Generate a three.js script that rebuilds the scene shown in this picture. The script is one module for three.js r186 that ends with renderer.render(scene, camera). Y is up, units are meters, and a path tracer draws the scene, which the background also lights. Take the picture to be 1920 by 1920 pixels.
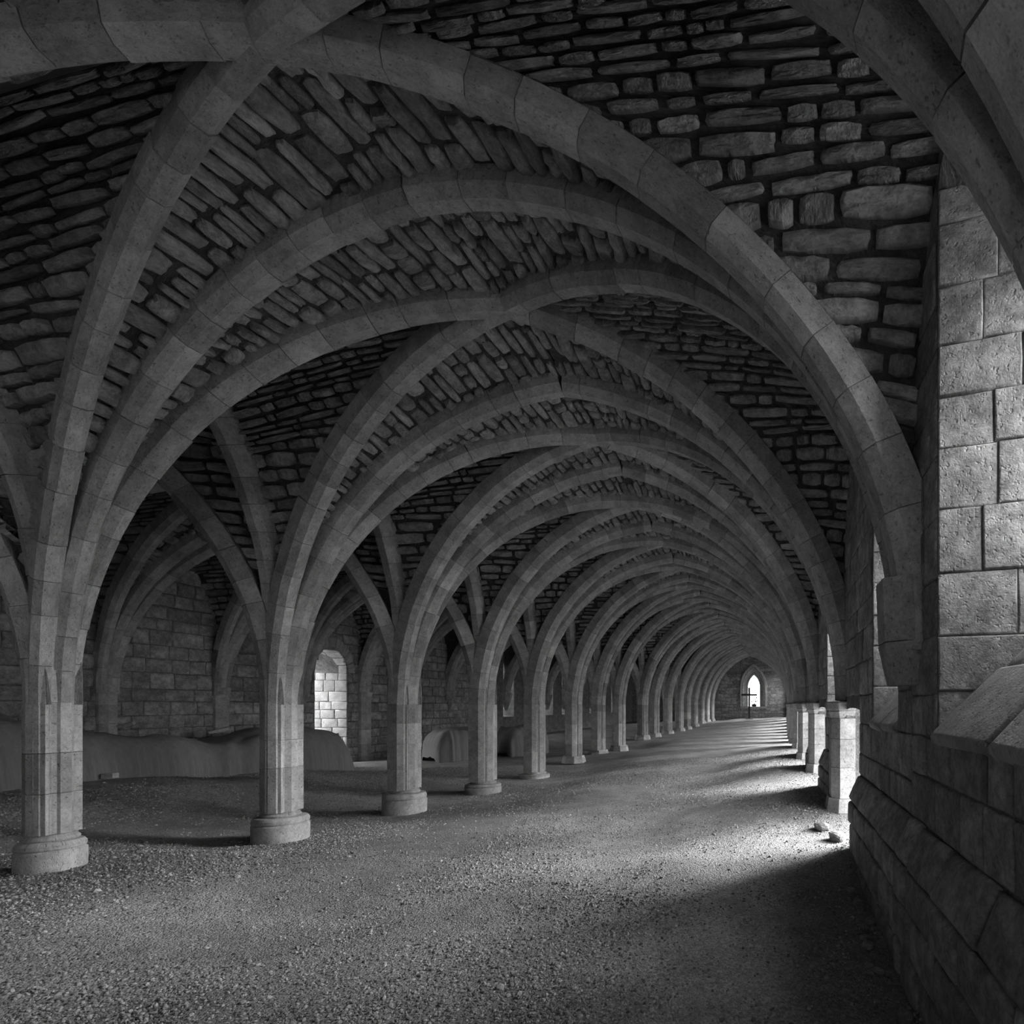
import * as THREE from 'three';
import { mergeGeometries, toCreasedNormals } from 'three/addons/utils/BufferGeometryUtils.js';

// ------------------------------------------------------------------ camera, sky, sun, exposure
const scene = new THREE.Scene();
const EYE = 1.6;
const camera = new THREE.PerspectiveCamera(2 * Math.atan(0.96) * 180 / Math.PI, 1, 0.05, 400);
camera.position.set(0, EYE, 0);
camera.setViewOffset(1920, 1920, -490, -362, 1920, 1920);      // rising lens: verticals stay vertical
const renderer = new THREE.WebGLRenderer({ antialias: true });
renderer.shadowMap.enabled = true;
renderer.toneMapping = THREE.LinearToneMapping;
renderer.toneMappingExposure = 1.0;
scene.background = new THREE.Color(0.9, 0.9, 0.9);
scene.backgroundIntensity = 17;
scene.environment = null;
const sun = new THREE.DirectionalLight(0xffffff, 30);
sun.position.set(30, 15.5, -18.5); sun.target.position.set(0, 0, -8);
sun.castShadow = true; sun.shadow.radius = 64; sun.shadow.mapSize.set(4096, 4096);
Object.assign(sun.shadow.camera, { left: -30, right: 30, top: 30, bottom: -30, near: 1, far: 90 });
scene.add(sun, sun.target);

// ------------------------------------------------------------------ helpers
function rng(seed) { let s = seed >>> 0; return () => { s = (s + 0x6d2b79f5) | 0; let t = Math.imul(s ^ (s >>> 15), 1 | s); t = (t + Math.imul(t ^ (t >>> 7), 61 | t)) ^ t; return ((t ^ (t >>> 14)) >>> 0) / 4294967296; }; }
const R0 = rng(7);
const V = (x, y, z) => new THREE.Vector3(x, y, z);
const H = (X, Y, Z) => V(-X, Y + EYE, -Z);           // plan of the hall: X to the left of the path, Y above eye level, Z along the hall
const lerp = (a, b, t) => a + (b - a) * t;
const clamp = (x, a, b) => Math.max(a, Math.min(b, x));
const smooth = (a, b, x) => { const t = clamp((x - a) / (b - a), 0, 1); return t * t * (3 - 2 * t); };
const used = new Map();
function numbered(n) { const k = used.get(n) || 0; used.set(n, k + 1); return k ? n + '_' + String(k).padStart(3, '0') : n; }
function shadows(m) { m.castShadow = m.receiveShadow = true; return m; }
function part(name, geo, mat, parent) { const m = shadows(new THREE.Mesh(geo, mat)); m.name = numbered(name); (parent || scene).add(m); return m; }
function thing(name, label, category, pos, group) {
  const o = new THREE.Group(); o.name = numbered(name); if (pos) o.position.copy(pos); scene.add(o);
  o.userData = { label, category }; if (group) o.userData.group = group; return o;
}
function structure(name, label) { const o = new THREE.Group(); o.name = name; o.userData = { kind: 'structure' }; if (label) o.userData.label = label; scene.add(o); return o; }
function local(geo, parent) { if (parent.position.lengthSq()) geo.translate(-parent.position.x, -parent.position.y, -parent.position.z); return geo; }
function meshData(pos, uv, idx) {
  const g = new THREE.BufferGeometry();
  g.setAttribute('position', new THREE.Float32BufferAttribute(pos, 3)); g.setAttribute('uv', new THREE.Float32BufferAttribute(uv, 2));
  if (idx) g.setIndex(idx); g.computeVertexNormals(); return g;
}
function flat(g) { const f = g.index ? g.toNonIndexed() : g; f.computeVertexNormals(); return f; }
// smooth value noise in 3-D
function hash3(x, y, z) { let h = Math.imul(x, 374761393) ^ Math.imul(y, 668265263) ^ Math.imul(z, 2147483647 ^ 0x5bd1e995); h = Math.imul(h ^ (h >>> 13), 1274126177); return ((h ^ (h >>> 16)) >>> 0) / 4294967296; }
function noise3(x, y, z) {
  const X = Math.floor(x), Y = Math.floor(y), Z = Math.floor(z), f = (t) => t * t * (3 - 2 * t), u = f(x - X), v = f(y - Y), w = f(z - Z);
  const q = (a, b, c) => hash3(X + a, Y + b, Z + c);
  return lerp(lerp(lerp(q(0, 0, 0), q(1, 0, 0), u), lerp(q(0, 1, 0), q(1, 1, 0), u), v), lerp(lerp(q(0, 0, 1), q(1, 0, 1), u), lerp(q(0, 1, 1), q(1, 1, 1), u), v), w) * 2 - 1;
}
// tiling textures
function tileNoise(n, cells, seed) {
  const r = rng(seed), g = new Float32Array(cells * cells).map(() => r());
  const out = new Float32Array(n * n), f = (t) => t * t * (3 - 2 * t);
  for (let y = 0; y < n; y++) for (let x = 0; x < n; x++) {
    const a = x / n * cells, b = y / n * cells, i = Math.floor(a), j = Math.floor(b), u = f(a - i), v = f(b - j);
    const q = (p, s) => g[((j + s) % cells) * cells + (i + p) % cells];
    out[y * n + x] = lerp(lerp(q(0, 0), q(1, 0), u), lerp(q(0, 1), q(1, 1), u), v);
  }
  return out;
}
function fbm(n, layers) { const o = new Float32Array(n * n); for (const [c, a, s] of layers) { const t = tileNoise(n, c, s); for (let i = 0; i < o.length; i++) o[i] += (t[i] - 0.5) * a; } return o; }
function texture(n, field, srgb) {
  const d = new Uint8Array(n * n * 4);
  for (let i = 0; i < n * n; i++) { const v = clamp(field(i), 0, 1) * 255; d[4 * i] = d[4 * i + 1] = d[4 * i + 2] = v; d[4 * i + 3] = 255; }
  const t = new THREE.DataTexture(d, n, n); t.wrapS = t.wrapT = THREE.RepeatWrapping; t.magFilter = THREE.LinearFilter; t.minFilter = THREE.LinearMipmapLinearFilter; t.generateMipmaps = true;
  if (srgb) t.colorSpace = THREE.SRGBColorSpace; t.needsUpdate = true; return t;
}
const N = 512;
const fS = fbm(N, [[5, 0.5, 1], [13, 0.35, 2], [40, 0.3, 3], [110, 0.3, 4], [256, 0.35, 5]]);
const pits = fbm(N, [[60, 0.6, 11], [150, 0.5, 12]]);
const stoneMap = texture(N, (i) => 0.87 + fS[i] * 0.32 - Math.max(0, pits[i] - 0.22) * 0.8, true);
const stoneBump = texture(N, (i) => 0.55 + fS[i] * 0.28 - Math.max(0, pits[i] - 0.18) * 1.1);
const fR = fbm(N, [[7, 0.6, 21], [20, 0.5, 22], [60, 0.4, 23], [170, 0.3, 24]]);
const roughMap = texture(N, (i) => 0.82 + fR[i] * 0.42, true);
const roughBump = texture(N, (i) => 0.5 + fR[i] * 0.5);
const NG = 1024;
const fG = fbm(NG, [[6, 0.25, 31], [17, 0.25, 32], [120, 0.4, 33], [260, 0.5, 34], [480, 0.5, 35]]);
const gravelMap = texture(NG, (i) => 0.78 + fG[i] * 0.42, true);
const gravelBump = texture(NG, (i) => 0.5 + fG[i] * 0.55);
const weave = texture(256, (i) => { const x = i % 256, y = i >> 8; return 0.8 + 0.1 * Math.sin(x * Math.PI / 4) * Math.sin(y * Math.PI / 4) + (fS[(y * N + x)] * 0.2); }, true);
function grey(a, map, bump, bs, rep = 1) {
  const m = new THREE.MeshStandardMaterial({ color: new THREE.Color().setRGB(a, a, a), roughness: 0.95, metalness: 0 });
  const c = (t) => { if (rep === 1) return t; const k = t.clone(); k.repeat.set(rep, rep); return k; };
  if (map) m.map = c(map); if (bump) { m.bumpMap = c(bump); m.bumpScale = bs; } return m;
}
const ashlar = [0.34, 0.4, 0.45, 0.5, 0.56].map((a) => grey(a, stoneMap, stoneBump, 0.010));
const rubble = [0.27, 0.34, 0.41, 0.47, 0.54].map((a) => grey(a, roughMap, roughBump, 0.022));
const wallStone = [0.3, 0.36, 0.42, 0.48].map((a) => grey(a, roughMap, roughBump, 0.02));
const mortar = grey(0.2, roughMap, roughBump, 0.02);
const jambStone = [0.44, 0.5, 0.55].map((a) => grey(a, roughMap, stoneBump, 0.014));
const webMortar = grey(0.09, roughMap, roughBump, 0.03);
const M = {
  ground: grey(0.36, gravelMap, gravelBump, 0.02), pebble: grey(0.36), tarp: grey(0.3, weave, null, 0), iron: grey(0.03), pale: grey(0.5, stoneMap, stoneBump, 0.003), wood: grey(0.25, stoneMap, stoneBump, 0.003),
  grass: grey(0.35, gravelMap, gravelBump, 0.03), roof: grey(0.25), leaf: grey(0.06),
};
M.iron.roughness = 0.6;
const pick = (list, r) => list[Math.min(list.length - 1, Math.floor((r() + r()) / 2 * list.length))];

// ------------------------------------------------------------------ plan of the hall
const PX = [0, 96, 527, 759, 906, 1003, 1076, 1122, 1161, 1205, 1227, 1252, 1274, 1288, 1302, 1315, 1325, 1334];  // lines of sight to the pier row, nearest first
const P = [[6.2, 2.3]];
for (let n = 1; n < PX.length; n++) { const Z = 5800 / (1490 - PX[n]); P.push([(1450 - PX[n]) / 1000 * Z, Z]); }
const NB = P.length - 1;                                        // bays 0 .. NB-1
const ZEND = 39.4;
const C = [[-0.79, 1.13], [-0.74, 3.12], [-0.76, 6.2], [-0.66, 9.1], [-0.58, 11.2]];
for (let n = 5; n <= NB; n++) { const Z = lerp(13.4, 37.6, (n - 5) / (NB - 5)); C.push([-lerp(0.56, 1.02, smooth(12, 40, Z)), Z]); }
const LX = (Z) => 11.97 - 0.04 * Z;
const L = []; for (let n = 0; n <= NB; n++) { const Z = 9.24 + 1.84 * (n - 4); L.push([LX(Z) - 0.12, Z]); }
const WX = (Z) => { const k = [[-8, -0.82], [6.9, -0.82], [9.1, -0.76], [11.2, -0.68], [14, -0.66], [20, -0.72], [40, -1.15]]; let i = 0; while (i < k.length - 2 && Z > k[i + 1][0]) i++; const t = (Z - k[i][0]) / (k[i + 1][0] - k[i][0]); return lerp(k[i][1], k[i + 1][1], t); };
const FLOOR = [[5.63, 4.16, -1.25], [5.56, 6.02, -1.49], [5.48, 7.93, -1.57], [5.4, 9.92, -1.6], [5.3, 12, -1.6], [5.1, 17.6, -1.5], [4.9, 25, -1.3], [4.2, 39, -1.1], [10.5, 8, -1.08], [10.5, 10, -1.28], [10.4, 13, -1.48], [11.4, 14.6, -1.5], [9.2, 14.1, -1.52], [7.6, 16.3, -1.52],
  [10.9, 26, -1.3], [-0.7, 1.5, -1.5], [-0.7, 2.8, -1.5], [-0.7, 3.7, -1.42], [-0.7, 5.2, -1.3], [-0.8, 6.3, -1.16], [-0.7, 10, -1.1], [-0.7, 14, -1.06], [-1.2, 39, -0.8], [2.5, 2, -1.5], [2.5, 5, -1.46], [2.5, 10, -1.38], [2, 20, -1.22], [2, 39, -0.95], [6, 1, -1.25], [10, 3, -1.0]];
function floorY(X, Z) { let s = 0, w = 0; for (const [a, b, y] of FLOOR) { const d = ((X - a) ** 2 + ((Z - b) * (b > 18 ? 0.4 : 0.8)) ** 2) / (b > 18 ? 3 : 1) + 0.25, k = 1 / (d * d); s += k * y; w += k; } return s / w; }
const shown = (p) => { const d = p.clone().sub(camera.position); const x = 1450 + 1000 * d.x / -d.z, y = 1322 - 1000 * d.y / -d.z; return { x, y, z: -d.z, inside: -d.z > 0.2 && x > -60 && x < 1980 && y > -60 && y < 1980 }; };

// ------------------------------------------------------------------ ribs
// half of an arch: from a foot on the plan to the crown. Returns {p, out, tan} samples by arc length; out is the direction of the back of the rib.
function halfArch(foot, crown, y0, y1, n = 40) {
  const a = Math.hypot(crown[0] - foot[0], crown[1] - foot[1]), b = y1 - y0, dx = (crown[0] - foot[0]) / a, dz = (crown[1] - foot[1]) / a;
  const pts = [];
  const round = b > a * 1.001, r = (a * a + b * b) / (2 * a), top = round ? Math.asin(Math.min(1, b / r)) : Math.PI / 2;
  for (let i = 0; i <= n; i++) {
    const f = top * i / n; const x = round ? r * (1 - Math.cos(f)) : a * (1 - Math.cos(f)), y = round ? r * Math.sin(f) : b * Math.sin(f);
    pts.push(H(foot[0] + dx * x, y0 + y, foot[1] + dz * x));
  }
  return { pts, side: V(-dx, 0, -dz).cross(V(0, 1, 0)).normalize(), dir: V(-dx, 0, -dz) };
}
function curve(pts, side) {
  const len = [0]; for (let i = 1; i < pts.length; i++) len.push(len[i - 1] + pts[i].distanceTo(pts[i - 1]));
  const total = len[len.length - 1];
  return {
    total, side,
    at(s) {
      s = clamp(s, 0, total); let i = 1; while (i < pts.length - 1 && len[i] < s) i++;
      const t = (s - len[i - 1]) / (len[i] - len[i - 1]), p = pts[i - 1].clone().lerp(pts[i], t), tan = pts[i].clone().sub(pts[i - 1]).normalize();
      return { p, tan, out: side.clone().cross(tan).normalize() };
    },
  };
}
const PROFILE = [[-0.06, 0], [0.06, 0], [0.13, 0.075], [0.13, 0.26], [-0.13, 0.26], [-0.13, 0.075]];
function ribPiece(cv, s0, s1, rings, grow, jit, kf) {
  const pos = [], uv = [], P2 = PROFILE, n = P2.length;
  const ring = [];
  for (let i = 0; i <= rings; i++) {
    const s = lerp(s0, s1, i / rings), f = cv.at(s), k = lerp(kf[0], kf[1], smooth(0, 0.9, s / cv.total)), kd = lerp(Math.min(1, kf[0] * 1.2), Math.min(1, kf[1] * 1.1), smooth(0, 0.5, s / cv.total));
    ring.push(P2.map(([w, d]) => f.p.clone().addScaledVector(cv.side, (w * k) * (1 + grow) + jit[0]).addScaledVector(f.out, (d * kd - (d === 0 ? grow * 0.07 : 0)) + jit[1])));
  }
  const per = [0, 0.13, 0.24, 0.415, 0.685, 0.86, 0.97];
  const quad = (a, b, c, d, ua, va, ub, vb) => { for (const [p, u, v] of [[a, ua, va], [b, ub, va], [c, ub, vb], [a, ua, va], [c, ub, vb], [d, ua, vb]]) { pos.push(p.x, p.y, p.z); uv.push(u + jit[2], v + jit[3]); } };
  for (let i = 0; i < rings; i++) for (let j = 0; j < n; j++) {
    const a = lerp(s0, s1, i / rings), b = lerp(s0, s1, (i + 1) / rings);
    quad(ring[i][j], ring[i + 1][j], ring[i + 1][(j + 1) % n], ring[i][(j + 1) % n], a, per[j], b, per[j + 1]);
  }
  for (const [R, flip] of [[ring[0], 0], [ring[rings], 1]]) for (let j = 1; j < n - 1; j++) {
    const t = flip ? [R[0], R[j + 1], R[j]] : [R[0], R[j], R[j + 1]];
    for (const p of t) { pos.push(p.x, p.y, p.z); uv.push(p.x + p.z + jit[2], p.y + jit[3]); }
  }
  return meshData(pos, uv);
}
const ribFrames = [];       // kept for the webs
// A whole arch as one thing: voussoirs are its parts, mortar shows in the joints.
function rib(name, label, group, halves, near, r, opt = {}) {
  const o = new THREE.Group(); o.name = numbered(name); scene.add(o); o.userData = { label, category: opt.category || 'rib' }; if (group) o.userData.group = group;
  const stuff = [], cores = [];
  for (const h of halves) {
    const k = h.k;
    const cv = curve(h.pts, h.side); h.cv = cv;
    cores.push(ribPiece(cv, 0, cv.total, 22, -0.07, [0, 0.009, 0, 0], k));
    let s = 0; const step = opt.step || 0.34;
    while (s < cv.total - 0.02) {
      let e = s + step * (0.75 + 0.55 * r()); if (cv.total - e < 0.14) e = cv.total;
      const j = [(r() - 0.5) * 0.010, (r() - 0.5) * 0.010, r() * 3, r() * 3], m = pick(ashlar, r);
      const g = ribPiece(cv, s + 0.003, e - 0.003, near ? 3 : 2, 0, j, k);
      if (near) part('voussoir', g, m, o); else stuff.push(g);
      s = e;
    }
  }
  part('mortar', mergeGeometries(cores), mortar, o);
  if (stuff.length) { const m = part('voussoirs', mergeGeometries(stuff), ashlar[2 + Math.floor(r() * 1.4)], o); m.userData.kind = 'stuff'; }
  return o;
}

// ------------------------------------------------------------------ stones of the vault cells
const pillow = [], STONE = [0.3, 0.12, 0.045];        // rough stones of about this size, scaled to their place
for (let k = 0; k < 16; k++) {
  const r = rng(100 + k), n = 14, pos = [], uv = [], idx = [], pw = 4 + r() * 5, f = 0.35 + 0.3 * r();
  const out = []; for (let i = 0; i < n; i++) {
    const a = (i + 0.5) / n * 2 * Math.PI, c = Math.cos(a), s = Math.sin(a), q = 0.5 * Math.pow(Math.pow(Math.abs(c), pw) + Math.pow(Math.abs(s), pw), -1 / pw), w = 1 - 0.10 * r() * r();
    out.push([c * q * w * STONE[0], s * q * w * STONE[1]]);
  }
  const rough = (x, y) => 0.011 * noise3(x * 16 + k * 7, y * 22, k) + 0.006 * noise3(x * 45, y * 45 + k * 5, 2);
  const rings = [[0, -0.03], [0.002, 0.026], [0.011, 0.041], [0.034, 0.047]];
  for (const [d, z] of rings) for (const [x, y] of out) {
    const px = x - Math.sign(x) * Math.min(d * 1.6, Math.abs(x) * 0.7), py = y - Math.sign(y) * Math.min(d, Math.abs(y) * 0.7);
    pos.push(px, py, z + (z > 0 ? rough(px, py) * (z > 0.03 ? 1 : 0.4) : 0)); uv.push(px + k * 0.37, py + k * 0.61);
  }
  pos.push(0, 0, 0.047 + rough(0, 0)); uv.push(k * 0.37, k * 0.61);
  for (let i = 0; i < n; i++) { const j = (i + 1) % n; for (let q = 0; q < 3; q++) { const a = q * n + i, b = q * n + j; idx.push(a, b, b + n, a, b + n, a + n); } idx.push(3 * n + i, 3 * n + j, 4 * n); }
  pillow.push(toCreasedNormals(meshData(pos, uv, idx), 0.6));
}
// B's samples re-spaced so that courses run level between A and B, closing on both crowns
function level(A, B) {
  const n = 60, map = []; let j = 0; const yB = (i) => B.at(B.total * i / 200).p.y;
  for (let i = 0; i <= n; i++) { const t = i / n, y = A.at(A.total * t).p.y; while (j < 200 && yB(j) < y) j++; map.push(j / 200); }
  const i0 = Math.max(1, map.findIndex((m, i) => m > 0.72 || i >= n * 0.6)); for (let i = i0; i <= n; i++) map[i] = lerp(map[i0], 1, (i - i0) / (n - i0));
  return { total: B.total, deep: B.deep, at: (s) => { const x = clamp(s / B.total, 0, 1) * n, i = Math.min(n - 1, Math.floor(x)); return B.at(B.total * lerp(map[i], map[i + 1], x - i)); } };
}
// A cell between two rib halves A and B; courses run from rib to rib. Returns stones as {matrix, size, score}.
const DEEP = 0.17;
function webPoint(A, B, t, s, bulge) {
  const a = A.at(t * A.total), b = B.at(t * B.total);
  const f = smooth(0.55, 1, t), lift = (c, d) => c.p.clone().addScaledVector(c.out.clone().lerp(V(0, 1, 0), f).normalize(), d);
  const pa = lift(a, A.deep ?? DEEP), pb = lift(b, B.deep ?? DEEP);
  const len = pa.distanceTo(pb); const p = pa.lerp(pb, s);
  const up = a.out.clone().add(b.out).normalize();
  return p.addScaledVector(up, 4 * s * (1 - s) * bulge * Math.min(len, 1.4));
}
function webSurface(A, B, inside, nt = 30, ns = 8, bulge = 0.05) {
  const pos = [], uv = [], idx = [];
  for (let i = 0; i <= nt; i++) for (let j = 0; j <= ns; j++) { const p = webPoint(A, B, i / nt, j / ns, bulge); pos.push(p.x, p.y, p.z); uv.push(j / ns * 1.2, i / nt * 4); }
  for (let i = 0; i < nt; i++) for (let j = 0; j < ns; j++) { const a = i * (ns + 1) + j, b = a + 1, c = a + ns + 1, d = c + 1; idx.push(a, c, b, b, c, d); }
  return meshData(pos, uv, idx);
}
function webStones(A, B, r, list, owner, bulge = 0.05, course = 0.125) {
  const total = (A.total + B.total) / 2; let h = 0.1 * total;
  while (h < total - 0.02) {
    let ch = course * (0.68 + 0.75 * r()); if (total - h - ch < course * 0.7) ch = total - h; const t = (h + ch / 2) / total, t0 = h / total, t1 = (h + ch) / total; h += ch;
    const a = webPoint(A, B, t, 0, bulge), b = webPoint(A, B, t, 1, bulge), len = a.distanceTo(b);
    if (len < 0.12) continue;
    let x = -0.1 * r();
    while (x < len) {
      const l = Math.min((0.16 + 0.36 * r()) * (r() < 0.15 ? 0.5 : 1), len + 0.03 - x); if (l < 0.07) { x = len; break; }
      const s = clamp((x + l / 2) / len, 0.01, 0.99), p = webPoint(A, B, t, s, bulge);
      const e = Math.min(0.49, 0.45 * l / len);
      const u = webPoint(A, B, t, Math.min(1, s + e), bulge).sub(webPoint(A, B, t, Math.max(0, s - e), bulge)).normalize();
      const v = webPoint(A, B, t1, s, bulge).sub(webPoint(A, B, t0, s, bulge)); const hh = v.clone().addScaledVector(u, -v.dot(u)).length(); v.normalize();
      const nn = u.clone().cross(v).normalize(); const toRoom = nn.dot(V(0, -1, 0).addScaledVector(A.at(t * A.total).out, -1)) > 0;
      if (!toRoom) { nn.negate(); u.negate(); }
      const vv = nn.clone().cross(u);
      const gap = 0.014 + 0.018 * r(), split = Math.max(1, Math.round(hh / (0.105 + 0.03 * r())));
      for (let q = 0; q < split; q++) {
        const off = (r() - 0.5) * 0.01, c0 = split > 1 ? webPoint(A, B, lerp(t0, t1, (q + 0.5) / split), clamp(s + (r() - 0.5) * 0.3 * l / len, 0.01, 0.99), bulge) : p, rot = (r() - 0.5) * 0.09;
        const U = u.clone().applyAxisAngle(nn, rot), W = vv.clone().applyAxisAngle(nn, rot);
        const sx = Math.max(0.05, (l - gap) * (split > 1 ? 0.8 + 0.22 * r() : 1)), sy = Math.max(0.035, hh / split - gap * (0.7 + 0.5 * r())), sz = 0.03 + 0.03 * r();
        const m = new THREE.Matrix4().makeBasis(U.multiplyScalar(sx / STONE[0]), W.multiplyScalar(sy / STONE[1]), nn.clone().multiplyScalar(sz / STONE[2])).setPosition(c0.clone().addScaledVector(vv, off));
        const q2 = shown(p), view = camera.position.clone().sub(p).normalize();
        list.push({ m, owner, k: Math.floor(r() * pillow.length), c: Math.floor((r() + r()) / 2 * rubble.length), score: q2.inside ? sx * sy / (q2.z * q2.z) * Math.max(0, nn.dot(view)) : 0 });
      }
      x += l;
    }
  }
}
function addStones(list, most, holder) {
  list.sort((a, b) => b.score - a.score);
  const rest = [];
  list.forEach((s, i) => {
    if (i < most && s.score > 0) { const m = part('stone', pillow[s.k], rubble[s.c], s.owner); s.m.decompose(m.position, m.quaternion, m.scale); m.matrixAutoUpdate = true; }
    else rest.push(s);
  });
  if (rest.length) {
    const by = new Map(); for (const s of rest) { if (!by.has(s.c)) by.set(s.c, []); by.get(s.c).push(pillow[s.k].clone().applyMatrix4(s.m)); }
    for (const [c, gs] of by) { const m = part('small_stones', mergeGeometries(gs), rubble[c], holder); m.userData.kind = 'stuff'; }
  }
}

// ------------------------------------------------------------------ blocks on a flat patch (walls)
// patch(u, v) gives a point, u and v in metres; a block is a slab with worn chamfered edges
function slab(patch, n, u0, u1, v0, v1, thick, r, wear = 0.012) {
  const pos = [], uv = [], idx = [], ou = r() * 4, ov = r() * 4;
  const j = () => (r() - 0.5) * wear * 0.8;
  const out = [[u0, v0], [lerp(u0, u1, 0.5), v0 + j()], [u1, v0], [u1 + j(), lerp(v0, v1, 0.5)], [u1, v1], [lerp(u0, u1, 0.5), v1 + j()], [u0, v1], [u0 + j(), lerp(v0, v1, 0.5)]].map(([a, b]) => [a + j(), b + j()]);
  const cu = (u0 + u1) / 2, cv = (v0 + v1) / 2;
  const tilt = [(r() - 0.5) * 0.012, (r() - 0.5) * 0.012];
  const rings = [[0, -0.03], [0, thick * 0.35], [wear, thick * 0.85], [wear * 2.6, thick]];
  for (const [inset, d] of rings) for (const [a, b] of out) {
    const x = a + Math.sign(cu - a) * Math.min(inset, Math.abs(cu - a)), y = b + Math.sign(cv - b) * Math.min(inset, Math.abs(cv - b));
    const p = patch(x, y).addScaledVector(n, d > 0 ? d + tilt[0] * (x - cu) / (u1 - u0 + 0.01) + tilt[1] * (y - cv) / (v1 - v0 + 0.01) : d); pos.push(p.x, p.y, p.z); uv.push(x + ou, y + ov);
  }
  const c = patch(cu, cv).addScaledVector(n, thick); pos.push(c.x, c.y, c.z); uv.push(cu + ou, cv + ov);
  for (let i = 0; i < 8; i++) { const k = (i + 1) % 8; for (let q = 0; q < 3; q++) { const a = q * 8 + i, b = q * 8 + k; idx.push(a, b, b + 8, a, b + 8, a + 8); } idx.push(24 + i, 24 + k, 32); }
  let g = meshData(pos, uv, idx);
  const nr = g.attributes.normal, last = 32; if (V(nr.getX(last), nr.getY(last), nr.getZ(last)).dot(n) < 0) { for (let i = 0; i < idx.length; i += 3) { const t = idx[i]; idx[i] = idx[i + 1]; idx[i + 1] = t; } g = meshData(pos, uv, idx); }
  return g;
}
// courses of blocks over u0..u1, v0..v1; holes(u, v) tells where there is none
function courses(patch, n, u0, u1, v0, v1, opt, r, add) {
  let v = v0;
  while (v < v1 - 0.02) {
    let h = opt.h * (0.8 + 0.4 * r()); if (v1 - v - h < opt.h * 0.5) h = v1 - v;
    let u = u0 - opt.l * r() * 0.6;
    while (u < u1 - 0.01) {
      let l = opt.l * (0.6 + 0.8 * r()); if (u1 - u - l < opt.l * 0.35) l = u1 - u;
      let a = Math.max(u, u0), b = Math.min(u + l, u1), lo = v, hi = v + h;
      if (opt.clip) [a, b, lo, hi] = opt.clip(a, b, lo, hi);
      if (b - a > 0.05 && hi - lo > 0.05) { const g = opt.gap || 0.006; add(slab(patch, n, a + g, b - g, lo + g, hi - g, opt.t * (0.6 + 0.8 * r()), r, opt.wear), patch((a + b) / 2, (lo + hi) / 2), (b - a) * (hi - lo)); }
      u += l;
    }
    v += h;
  }
}
function blockCollector(parent, mats, r, most = 300, name = 'block') {
  const all = [];
  return {
    add: (g, p, area) => { const q = shown(p); all.push({ g, m: pick(mats, r), s: q.inside ? area / (q.z * q.z) : 0 }); },
    done() {
      all.sort((a, b) => b.s - a.s); const rest = new Map();
      all.forEach((x, i) => { if (i < most && x.s > 0.00012) part(name, x.g, x.m, parent); else { if (!rest.has(x.m)) rest.set(x.m, []); rest.get(x.m).push(x.g); } });
      for (const [m, gs] of rest) part('small_blocks', mergeGeometries(gs), m, parent).userData.kind = 'stuff';
    },
  };
}
// wall with openings: front face, back face and the reveals between; openings are outlines with the same number of points front and back
function wallWithOpenings(toFront, toBack, u0, u1, v0, v1, openings) {
  const gs = [];
  for (const [to, key] of [[toFront, 'front'], [toBack, 'back']]) {
    const s = new THREE.Shape([new THREE.Vector2(u0, v0), new THREE.Vector2(u1, v0), new THREE.Vector2(u1, v1), new THREE.Vector2(u0, v1)]);
    for (const o of openings) s.holes.push(new THREE.Path(o[key].map(([a, b]) => new THREE.Vector2(a, b))));
    const g = new THREE.ShapeGeometry(s), p = g.attributes.position, uv = [];
    for (let i = 0; i < p.count; i++) { const a = p.getX(i), b = p.getY(i), w = to(a, b); p.setXYZ(i, w.x, w.y, w.z); uv.push(a, b); }
    g.setAttribute('uv', new THREE.Float32BufferAttribute(uv, 2)); g.computeVertexNormals(); gs.push(g.toNonIndexed());
  }
  for (const o of openings) {
    const pos = [], uv = [], n = o.front.length;
    for (let i = 0; i < n; i++) {
      const k = (i + 1) % n, a = toFront(...o.front[i]), b = toFront(...o.front[k]), c = toBack(...o.back[k]), d = toBack(...o.back[i]);
      for (const p of [a, b, c, a, c, d]) { pos.push(p.x, p.y, p.z); uv.push(p.x + p.z, p.y); }
    }
    gs.push(meshData(pos, uv));
  }
  const pos = [], uv = []; const edge = [[u0, v0], [u1, v0], [u1, v1], [u0, v1]];
  for (let i = 0; i < 4; i++) { const k = (i + 1) % 4, a = toFront(...edge[i]), b = toFront(...edge[k]), c = toBack(...edge[k]), d = toBack(...edge[i]); for (const p of [a, b, c, a, c, d]) { pos.push(p.x, p.y, p.z); uv.push(p.x + p.z, p.y); } }
  gs.push(meshData(pos, uv));
  return mergeGeometries(gs.map((g) => { for (const k of Object.keys(g.attributes)) if (!['position', 'normal', 'uv'].includes(k)) g.deleteAttribute(k); return g; }));
}
function archOutline(a, b, lo, spring, top, n = 10) {      // from a to b, round or pointed head
  const pts = [[a, lo], [b, lo]], c = (a + b) / 2;
  for (let i = 0; i <= n; i++) { const f = Math.PI * i / n; pts.push([c + (b - a) / 2 * Math.cos(f), spring + (top - spring) * Math.sin(f)]); }
  return pts;
}

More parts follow.
